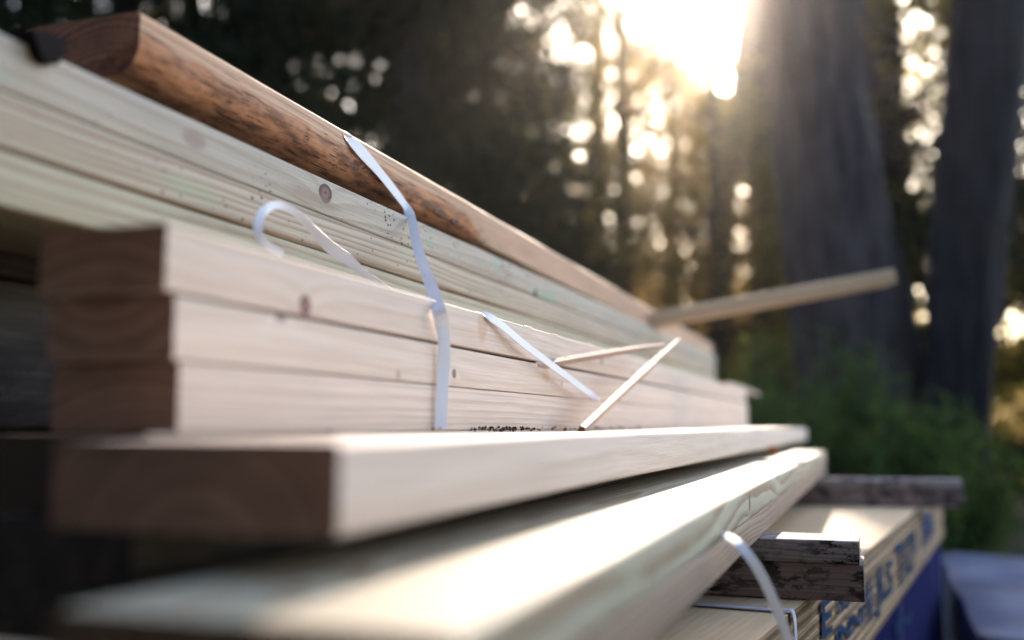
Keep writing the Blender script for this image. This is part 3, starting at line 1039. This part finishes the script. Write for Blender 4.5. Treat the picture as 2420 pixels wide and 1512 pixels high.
# straps round the plywood
def ply_strap(px, py, label, mat, top=True):
    h = hit_z(px, py, H + zPly + 0.001)
    o0 = far_c - ed * PLYL
    s = Vector((h.x - o0.x, h.y - o0.y, 0)).dot(ed)
    P0 = o0 + ed * s
    z = H + zPly
    pts = [P0 - ex * 0.9, P0 - ex * 0.4, P0 - ex * 0.05, P0 - ex * 0.008, P0 + ex * 0.0045, P0 + ex * 0.0045, P0 + ex * 0.0045]
    zz = [z + 0.0016, z + 0.0016, z + 0.0018, z + 0.0024, z - 0.004, z - 0.07, z - NS * TS + 0.004]
    pts = [Vector((p.x, p.y, q)) for p, q in zip(pts, zz)]
    o = ribbon('packing_strap', pts, [ed] * 7, [0.0135] * 7, 0.0008, mat)
    tag(o, label, 'strap')


ply_strap(1872, 1446, 'lilac-white strap round the near part of the plywood stack', strap_mat('pale_strapping', (0.62, 0.64, 0.78), 0.2))
ply_strap(2192, 1192, 'lilac strap round the far end of the plywood stack', M_strap2)

# ------------------------------------------------------------------ slivers of split wood leaning on the pale stack
s1a, s1b = hit_x(1262, 866, X_P - 0.004), hit_x(1568, 815, X_P + 0.062)
sl1 = splinter('wood_sliver', s1a, s1b, 0.0075, 0.0105, seed=3, tip=0.55, ragged=0.006, sway=0.002)
tag(sl1, 'splintered sliver wedged in the joint between the pale boards', 'sliver')
s2a = hit_x(1372, 1012, -0.335); s2a.z = H + zL + 0.0418
s2b = hit_x(1604, 802, -0.308)
sl2 = splinter('wood_sliver', s2a, s2b, 0.0085, 0.0135, seed=8, tip=0.35, ragged=0.007, sway=0.001)
tag(sl2, 'splintered sliver leaning upright from the low pale board', 'sliver')
# thin lath on the far end of the pale stack
la = hit_x(1640, 905, X_P - 0.01); lb = hit_x(1788, 938, X_P + 0.0)
ll = board_mesh(0.03, 0.009, 0.9, seed=71, r=0.001, bow=(0, 0.004))
lt = obj('thin_lath', ll, m_p2)
lt.location = (X_P - 0.004, yPe - 0.45, H + zP[0] + 0.0385)
lt.rotation_euler = (R(-0.4), 0, 0)
tag(lt, 'thin lath on the far end of the pale stack, tip sticking out', 'lath')

# bark crumbs along the foot of the pale stack
V, F = [], []
rc = random.Random(5)
for k in range(150):
    yy = rc.choice((rc.uniform(0.95, 1.25), rc.uniform(1.0, 1.1), rc.uniform(1.3, 1.62), rc.uniform(0.6, 2.2)))
    c = Vector((X_P + rc.uniform(0.001, 0.010), yy, H - 0.0052 + rc.uniform(0.0008, 0.0048)))
    s = rc.uniform(0.0006, 0.0020)
    b = len(V)
    for dv in ((1, 0, 0), (-1, 0, 0), (0, 1, 0), (0, -1, 0), (0, 0, 1), (0, 0, -1)):
        V.append(c + Vector(dv) * s * rc.uniform(0.6, 1.5))
    for t in ((0, 2, 4), (2, 1, 4), (1, 3, 4), (3, 0, 4), (2, 0, 5), (1, 2, 5), (3, 1, 5), (0, 3, 5)):
        F.append(tuple(b + q for q in t))
cr = obj('bark_crumbs', mesh('bark_crumbs', V, F), plain('crumb_brown', (0.13, 0.065, 0.04), 0.9, 0.1, 0.6, 200))
tag(cr, 'dark bark crumbs scattered along the foot of the pale stack', 'crumbs', kind='stuff')

# fallen leaf and twig on the wide greenish board
def leaf(px, py, size, label):
    h = hit_x(px, py, X_L + 0.012)
    h.z = H + zN + 0.0322
    V = [(0, 0, 0), (0.35, 0.1, 0.35), (0.42, 0.06, 0.7), (0, 0, 1.0), (-0.42, 0.1, 0.65), (-0.36, 0.14, 0.3), (0, 0.06, 0.5)]
    F = [(0, 1, 6), (1, 2, 6), (2, 3, 6), (3, 4, 6), (4, 5, 6), (5, 0, 6)]
    V2 = [(a * size, b * size, c * size) for a, b, c in V]
    back = [(a, b + 0.0005, c) for a, b, c in V2]
    n = len(V2)
    F2 = F + [tuple(n + i for i in reversed(f)) for f in F] + [(i, n + i, n + (i + 1) % 6, (i + 1) % 6) for i in range(6)]
    o = obj('fallen_leaf', mesh('fallen_leaf', V2 + back, F2), plain('orange_leaf', (0.55, 0.22, 0.04), 0.6, 0.2, 0.3, 80))
    o.location = h
    tag(o, label, 'leaf')


leaf(1825, 1048, 0.026, 'small orange leaf standing on the wide greenish board')
tw = hit_z(1802, 1072, H + zN + 0.0335)
V, F = tube_geo([tw + Vector((-0.02, 0, 0)), tw + Vector((-0.006, 0.004, 0.004)), tw + Vector((0.01, 0, 0.001)), tw + Vector((0.026, 0.01, 0.003))], [0.001, 0.0016, 0.0013, 0.0005], 6)
twg = obj('twig', mesh('twig', V, F, 40), plain('twig_brown', (0.09, 0.055, 0.03), 0.8, 0.2, 0.4, 200))
tag(twg, 'tiny dark twig on the sunlit top of the wide greenish board', 'twig')

# ------------------------------------------------------------------ plastic-covered pile at the lower right
def film_mat():
    m = NT('plastic_film')
    tc = m.n('ShaderNodeTexCoord')
    n = m.noise(tc.outputs['Object'], 2.2, 3.0, 0.6)
    c = m.ramp(n, [(0.35, (0.07, 0.08, 0.15)), (0.55, (0.14, 0.15, 0.23)), (0.7, (0.24, 0.25, 0.32))])
    m.principled(c, 0.28, None, 0.5)
    return m.mat


q0 = hit_z(2150, 1296, 0.48)
V, F = [], []
nx, ny = 46, 46
wx, wy = 2.3, 1.7
for j in range(ny + 1):
    for i in range(nx + 1):
        x, y = wx * i / nx, -wy * j / ny
        ext = min(i, nx - i, j, ny - j)
        z = 0.48
        wr = 0.020 * mnoise.noise(Vector((x * 2.1 + y * 1.3, y * 2.6, 2))) + 0.014 * abs(mnoise.noise(Vector((x * 1.2 + y * 3.2, y * 1.2 - x, 6)))) * 2
        if ext == 0:
            z = 0.004
        elif ext == 1:
            z = 0.24 + wr
        else:
            z = 0.47 + wr - 0.012 * (3 - min(ext, 3))
        o = 0.02 * mnoise.noise(Vector((x * 3, y * 3, 1))) if ext <= 1 else 0
        ii = 2 if i < 2 else (nx - 2 if i > nx - 2 else i)
        jj = 2 if j < 2 else (ny - 2 if j > ny - 2 else j)
        ox = -0.015 * (2 - i) if i < 2 else (0.015 * (i - nx + 2) if i > nx - 2 else 0)
        oy = 0.015 * (2 - j) if j < 2 else (-0.015 * (j - ny + 2) if j > ny - 2 else 0)
        V.append((wx * ii / nx + ox + o, -wy * jj / ny + oy + o, z))
for j in range(ny):
    for i in range(nx):
        a = j * (nx + 1) + i
        F.append((a, a + nx + 1, a + nx + 2, a + 1))
fm = obj('covered_pile', mesh('covered_pile', V, F, 60), film_mat())
fm.location = (q0.x, q0.y, 0)
tag(fm, 'low pile under wrinkled bluish-white plastic film beyond the plywood', 'covered pile')

# ------------------------------------------------------------------ trees
def limbs_geo(V, F, base, top, rad, n, seed, spread=1.0, lo=0.35):
    rr = random.Random(seed)
    for k in range(n):
        u = rr.uniform(lo, 0.95)
        p = base.lerp(top, u)
        a = rr.uniform(0, 2 * math.pi)
        ln = spread * rr.uniform(0.6, 1.2)
        d = Vector((math.cos(a), math.sin(a), rr.uniform(0.15, 0.6)))
        mid = p + d * ln * 0.5
        end = p + d * ln + Vector((0, 0, rr.uniform(-0.1, 0.3)))
        r0 = rad * (1 - 0.7 * u) * 0.4
        tube_geo([p, mid, end], [r0, r0 * 0.6, r0 * 0.2], 6, V=V, F=F)


def tree(name, label, base, height, crown_r, crown_lo, clumps, per, size, lmat, bmat, trunk_r, seed, clump_r=0.75, lean=(0, 0), cone=False, group='trees behind the lumber pile', droop=0.0):
    rr = random.Random(seed)
    root = empty(name, base)
    tag(root, label, 'tree', group)
    top = base + Vector((lean[0], lean[1], height))
    pts = [base.lerp(top, i / 9) + Vector((0.12 * mnoise.noise(Vector((i * 0.7, seed, 0))), 0.12 * mnoise.noise(Vector((i * 0.7, seed, 5))), 0)) * (i > 0) for i in range(10)]
    pts[0].z -= 0.1
    V, F = tube_geo(pts, [trunk_r * (1.25 if i == 0 else 1 - 0.085 * i) for i in range(10)], 10, 0.1, seed)
    limbs_geo(V, F, base, top, trunk_r, 16, seed, crown_r * 0.8, 0.12)
    V = [v - base for v in V]
    obj('trunk', mesh('trunk', V, F, 60), bmat, root)
    cs_, rs = [], []
    for k in range(clumps):
        u = rr.random()
        z = crown_lo + (height * 1.03 - crown_lo) * u
        prof = (1.05 - u) if cone else math.sqrt(max(0.05, 1 - (2 * u - 0.9) ** 2 * 0.8))
        a = rr.uniform(0, 2 * math.pi)
        r_ = crown_r * prof * math.sqrt(rr.random())
        c = base.lerp(top, z / height)
        cs_.append((c.x + r_ * math.cos(a), c.y + r_ * math.sin(a), base.z + z))
        rs.append(clump_r * rr.uniform(0.65, 1.25))
    me = leaf_mesh('crown', cs_, rs, per, size, 0.6 if cone else 0.75, droop)
    co = np.zeros(len(me.vertices) * 3, np.float32); me.vertices.foreach_get('co', co)
    co = co.reshape(-1, 3) - np.array(base, np.float32)
    me.vertices.foreach_set('co', co.ravel())
    obj('crown', me, lmat, root)
    return root


def gpos(px, d):
    p = at(px, 1008, d)
    return Vector((p.x, p.y, 0.0))


trees = [
    # px, depth, height, crown r, lo, clumps, per, size, kind, label
    (-150, 9.5, 11, 2.3, 0.3, 170, 260, 0.15, 'e', 'dark evergreen at the far left edge behind the orange board'),
    (260, 11.0, 13, 2.5, 0.3, 190, 260, 0.15, 'e', 'dark evergreen behind the near end of the orange board'),
    (640, 12.5, 14, 2.6, 0.2, 190, 260, 0.15, 'e', 'dark evergreen left of where the strap crosses the orange board'),
    (960, 11.5, 13, 2.3, 0.2, 180, 260, 0.15, 'e', 'dense dark evergreen directly above the strap'),
    (1150, 15.0, 15, 2.2, 0.2, 160, 240, 0.15, 'e', 'evergreen at the left border of the sun glow'),
    (1010, 17.0, 17, 3.0, 0.5, 170, 220, 0.17, 'm', 'tall leafy tree behind the evergreens left of the glow'),
    (420, 18.0, 18, 3.2, 0.5, 190, 220, 0.17, 'm', 'tall leafy tree seen through gaps above the orange board'),
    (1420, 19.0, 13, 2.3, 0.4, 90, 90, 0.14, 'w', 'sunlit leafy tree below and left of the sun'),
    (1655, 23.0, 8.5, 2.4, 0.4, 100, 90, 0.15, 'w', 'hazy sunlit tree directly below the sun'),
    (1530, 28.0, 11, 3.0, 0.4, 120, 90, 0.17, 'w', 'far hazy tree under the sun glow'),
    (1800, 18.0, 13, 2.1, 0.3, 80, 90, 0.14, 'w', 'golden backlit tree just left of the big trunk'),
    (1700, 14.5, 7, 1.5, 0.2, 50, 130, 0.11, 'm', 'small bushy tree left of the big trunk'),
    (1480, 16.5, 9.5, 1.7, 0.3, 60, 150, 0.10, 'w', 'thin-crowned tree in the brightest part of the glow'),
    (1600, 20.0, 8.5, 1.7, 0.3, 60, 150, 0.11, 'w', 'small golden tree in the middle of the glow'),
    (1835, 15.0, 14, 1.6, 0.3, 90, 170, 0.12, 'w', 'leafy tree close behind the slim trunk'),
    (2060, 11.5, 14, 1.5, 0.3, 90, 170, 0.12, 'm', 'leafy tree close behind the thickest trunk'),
    (1330, 14.0, 6, 1.6, 0.2, 60, 130, 0.11, 'm', 'low bushy tree above the jutting plank'),
    (2130, 13.0, 14, 1.9, 0.3, 120, 200, 0.13, 'm', 'leafy tree between the two big trunks'),
    (2290, 17.0, 14, 2.4, 0.3, 110, 200, 0.15, 'm', 'leafy tree behind the right-hand trunk'),
    (2520, 12.0, 13, 2.2, 0.3, 150, 240, 0.15, 'e', 'dark evergreen at the right edge'),
    (1960, 21.0, 13, 2.6, 0.3, 90, 120, 0.15, 'm', 'leafy tree behind the big trunk'),
]
for i, (px, d, h, cr_, lo, ncl, per, size, kind, lab) in enumerate(trees):
    lm = {'e': M_leaf_dark, 'm': M_leaf_mid, 'w': M_leaf_warm}[kind]
    tree('evergreen_tree' if kind == 'e' else 'leafy_tree', lab, gpos(px, d), h, cr_, lo, ncl, per, size, lm, M_bark_dark, 0.16 + 0.008 * h, 100 + i, clump_r=0.8 if kind == 'e' else 0.72, cone=(kind == 'e'), droop=0.25 if kind == 'e' else 0.0)


def big_trunk(name, label, pix, d, widths, bmat, seed, crown=None, crown_mat=None):
    """bare lower trunk of a tall tree traced by its centre line at one depth, flaring at the ground; crown above the frame"""
    pts = [at(x, y, d) for x, y in pix]
    rad = [w * d / FPX * 0.5 for w in widths]
    base = Vector((pts[0].x, pts[0].y, 0.0))
    root = empty(name, base)
    tag(root, label, 'tree', 'tall trunks beyond the pile')
    low = [base + Vector((0, 0, -0.15)), base + Vector((0, 0, 0.12)), base.lerp(pts[0], 0.5)]
    P = low + pts
    Rr = [rad[0] * 1.75, rad[0] * 1.4, rad[0] * 1.12] + rad
    topd = (pts[-1] - pts[-2]).normalized()
    last = pts[-1]
    for k in range(1, 6):
        P.append(last + Vector((topd.x * k * 0.8, topd.y * k * 0.8, k * 1.4)))
        Rr.append(rad[-1] * (1 - 0.13 * k))
    # refine
    PP, RR = [], []
    for i in range(len(P) - 1):
        for s in range(5):
            PP.append(P[i].lerp(P[i + 1], s / 5)); RR.append(Rr[i] + (Rr[i + 1] - Rr[i]) * s / 5)
    PP.append(P[-1]); RR.append(Rr[-1])
    V, F = tube_geo(PP, RR, 44, 0.22, seed)
    limbs_geo(V, F, pts[-1], P[-1], rad[-1], 10, seed, 1.6, 0.1)
    V = [v - base for v in V]
    obj('trunk', mesh('trunk', V, F, 70), bmat, root)
    if crown:
        rr = random.Random(seed)
        cs_, rs = [], []
        for k in range(crown):
            u = rr.random()
            c = pts[-1].lerp(P[-1], 0.15 + u)
            a = rr.uniform(0, 6.28); r_ = 2.3 * math.sqrt(rr.random())
            cs_.append((c.x + r_ * math.cos(a), c.y + r_ * math.sin(a), c.z + rr.uniform(0.6, 1.5))); rs.append(rr.uniform(0.5, 0.9))
        me = leaf_mesh('crown', cs_, rs, 130, 0.12)
        co = np.zeros(len(me.vertices) * 3, np.float32); me.vertices.foreach_get('co', co)
        me.vertices.foreach_set('co', (co.reshape(-1, 3) - np.array(base, np.float32)).ravel())
        obj('crown', me, crown_mat or M_leaf_mid, root)
    return root


big_trunk('tall_tree', 'thick grey trunk, largest of the trees, touching the plank tip', [(2085, 1020), (2045, 760), (2000, 480), (1965, 250), (1925, -40)], 7.0, [225, 195, 178, 170, 178], M_bark, 3, 60)
big_trunk('tall_tree', 'slim grey trunk close to the left of the thickest trunk', [(1925, 960), (1905, 740), (1875, 480), (1858, 250), (1840, -40)], 8.2, [72, 70, 72, 78, 80], M_bark, 5, 30)
big_trunk('tall_tree', 'dark trunk leaning right at the right edge of the view', [(2262, 1100), (2268, 820), (2284, 560), (2318, 300), (2345, -40)], 6.6, [125, 150, 165, 165, 155], M_bark_dark, 9, 60)
big_trunk('tall_tree', 'thin dark trunk far back in the glow below the sun', [(1712, 900), (1716, 640), (1726, 420), (1745, 200), (1775, -60)], 17.0, [42, 40, 38, 36, 34], M_bark_dark, 13, 30, M_leaf_warm)

# shrubs in front of the trunks
def shrub(px, d, h, r, label, seed, stems=26, per=46):
    rr = random.Random(seed)
    base = gpos(px, d)
    root = empty('shrub', base)
    tag(root, label, 'shrub', 'shrubs at the foot of the trunks')
    V, F, cs_, rs = [], [], [], []
    for k in range(stems):
        a = rr.uniform(0, 6.28); q = r * math.sqrt(rr.random())
        hh = h * rr.uniform(0.6, 1.05) * (1 - 0.35 * (q / r) ** 2)
        p0 = Vector((0.35 * q * math.cos(a), 0.35 * q * math.sin(a), -0.03))
        p1 = Vector((q * math.cos(a), q * math.sin(a), hh))
        mid = p0.lerp(p1, 0.5) + Vector((0, 0, 0.06))
        tube_geo([p0, mid, p1], [0.010, 0.007, 0.003], 5, V=V, F=F)
        for s in range(9):
            u = 0.18 + 0.84 * s / 8
            c = p0.lerp(p1, u) if u > 1 else (p0.lerp(mid, u * 2) if u < 0.5 else mid.lerp(p1, u * 2 - 1))
            cs_.append(tuple(base + c)); rs.append(0.11 + 0.05 * rr.random())
    obj('stems', mesh('stems', V, F, 60), M_bark_dark, root)
    me = leaf_mesh('foliage', cs_, rs, per, 0.045)
    co = np.zeros(len(me.vertices) * 3, np.float32); me.vertices.foreach_get('co', co)
    me.vertices.foreach_set('co', (co.reshape(-1, 3) - np.array(base, np.float32)).ravel())
    obj('foliage', me, M_leaf_shrub, root)


shrub(1760, 5.4, 1.45, 0.42, 'leafy shrub just beyond the far end of the pale stack', 1)
shrub(1905, 5.9, 1.50, 0.50, 'leafy shrub in front of the slim trunk', 2)
shrub(2060, 5.5, 1.34, 0.50, 'leafy shrub in front of the thickest trunk', 3)
shrub(2190, 5.8, 1.08, 0.45, 'low leafy shrub between the thick and the dark trunk', 4)
shrub(1640, 7.0, 1.6, 0.6, 'leafy shrub behind the far end of the rear stack', 5)

# far wood closing the view
cs_, rs = [], []
for k in range(900):
    px = random.uniform(-900, 3300)
    d = random.uniform(30, 42)
    p = at(px, 1008, d)
    z = 7.5 * random.random() ** 1.7
    cs_.append((p.x, p.y, z)); rs.append(random.uniform(1.0, 1.9))
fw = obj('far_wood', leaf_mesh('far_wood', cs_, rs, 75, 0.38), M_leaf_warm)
tag(fw, 'far wood closing the view behind the single trees', 'wood', kind='stuff')

# shed added out of view as a light blocker, keeping near board ends shaded
M_shed = wood('blocker_cladding', (0.035, 0.027, 0.022), (0.022, 0.016, 0.013), 40, 0.012, (-0.1, -0.1), 0.03, 0.6)
M_roof = plain('blocker_roof_felt', (0.03, 0.03, 0.032), 0.9, 0.1, 0.4, 20)
sh = empty('light_blocker_shed', (-1.2, -1.25, 0))
tag(sh, 'unseen shed added behind the camera to shade the board ends', 'shed')
cl_me = board_mesh(0.198, 0.03, 4.2, r=0.004, seg=4, seed=90)
for k in range(52):
    c = obj('blocker_board', cl_me, M_shed, sh)
    c.rotation_euler = (R(90), 0, 0)
    c.location = (-3.2 + 0.2 * (k + 1), 0.0 - 0.004 * (k % 2), 0.02)
rf_me = board_mesh(3.0, 0.06, 10.8, r=0.006, seg=6, seed=91)
rf = obj('blocker_roof', rf_me, M_roof, sh)
rf.rotation_euler = (0, 0, R(-90))
rf.location = (-3.4, -1.95, 4.24)

# ------------------------------------------------------------------ air
hz_me = bpy.data.meshes.new('haze')
x0, x1, y0, y1, z0, z1 = -75, 75, -25, 75, -1.0, 26
hv = [(x, y, z) for z in (z0, z1) for y in (y0, y1) for x in (x0, x1)]
hz_me.from_pydata(hv, [], [(0, 2, 3, 1), (4, 5, 7, 6), (0, 1, 5, 4), (2, 6, 7, 3), (0, 4, 6, 2), (1, 3, 7, 5)])
m = NT('haze')
pv = m.n('ShaderNodeVolumePrincipled')
pv.inputs['Color'].default_value = (1.0, 0.94, 0.90, 1)
pv.inputs['Density'].default_value = 0.0014
pv.inputs['Anisotropy'].default_value = 0.925
m.link(pv.outputs[0], m.out.inputs['Volume'])
hz = obj('haze', hz_me, m.mat)
tag(hz, 'thin sunlit haze between the trees', 'haze', kind='stuff')
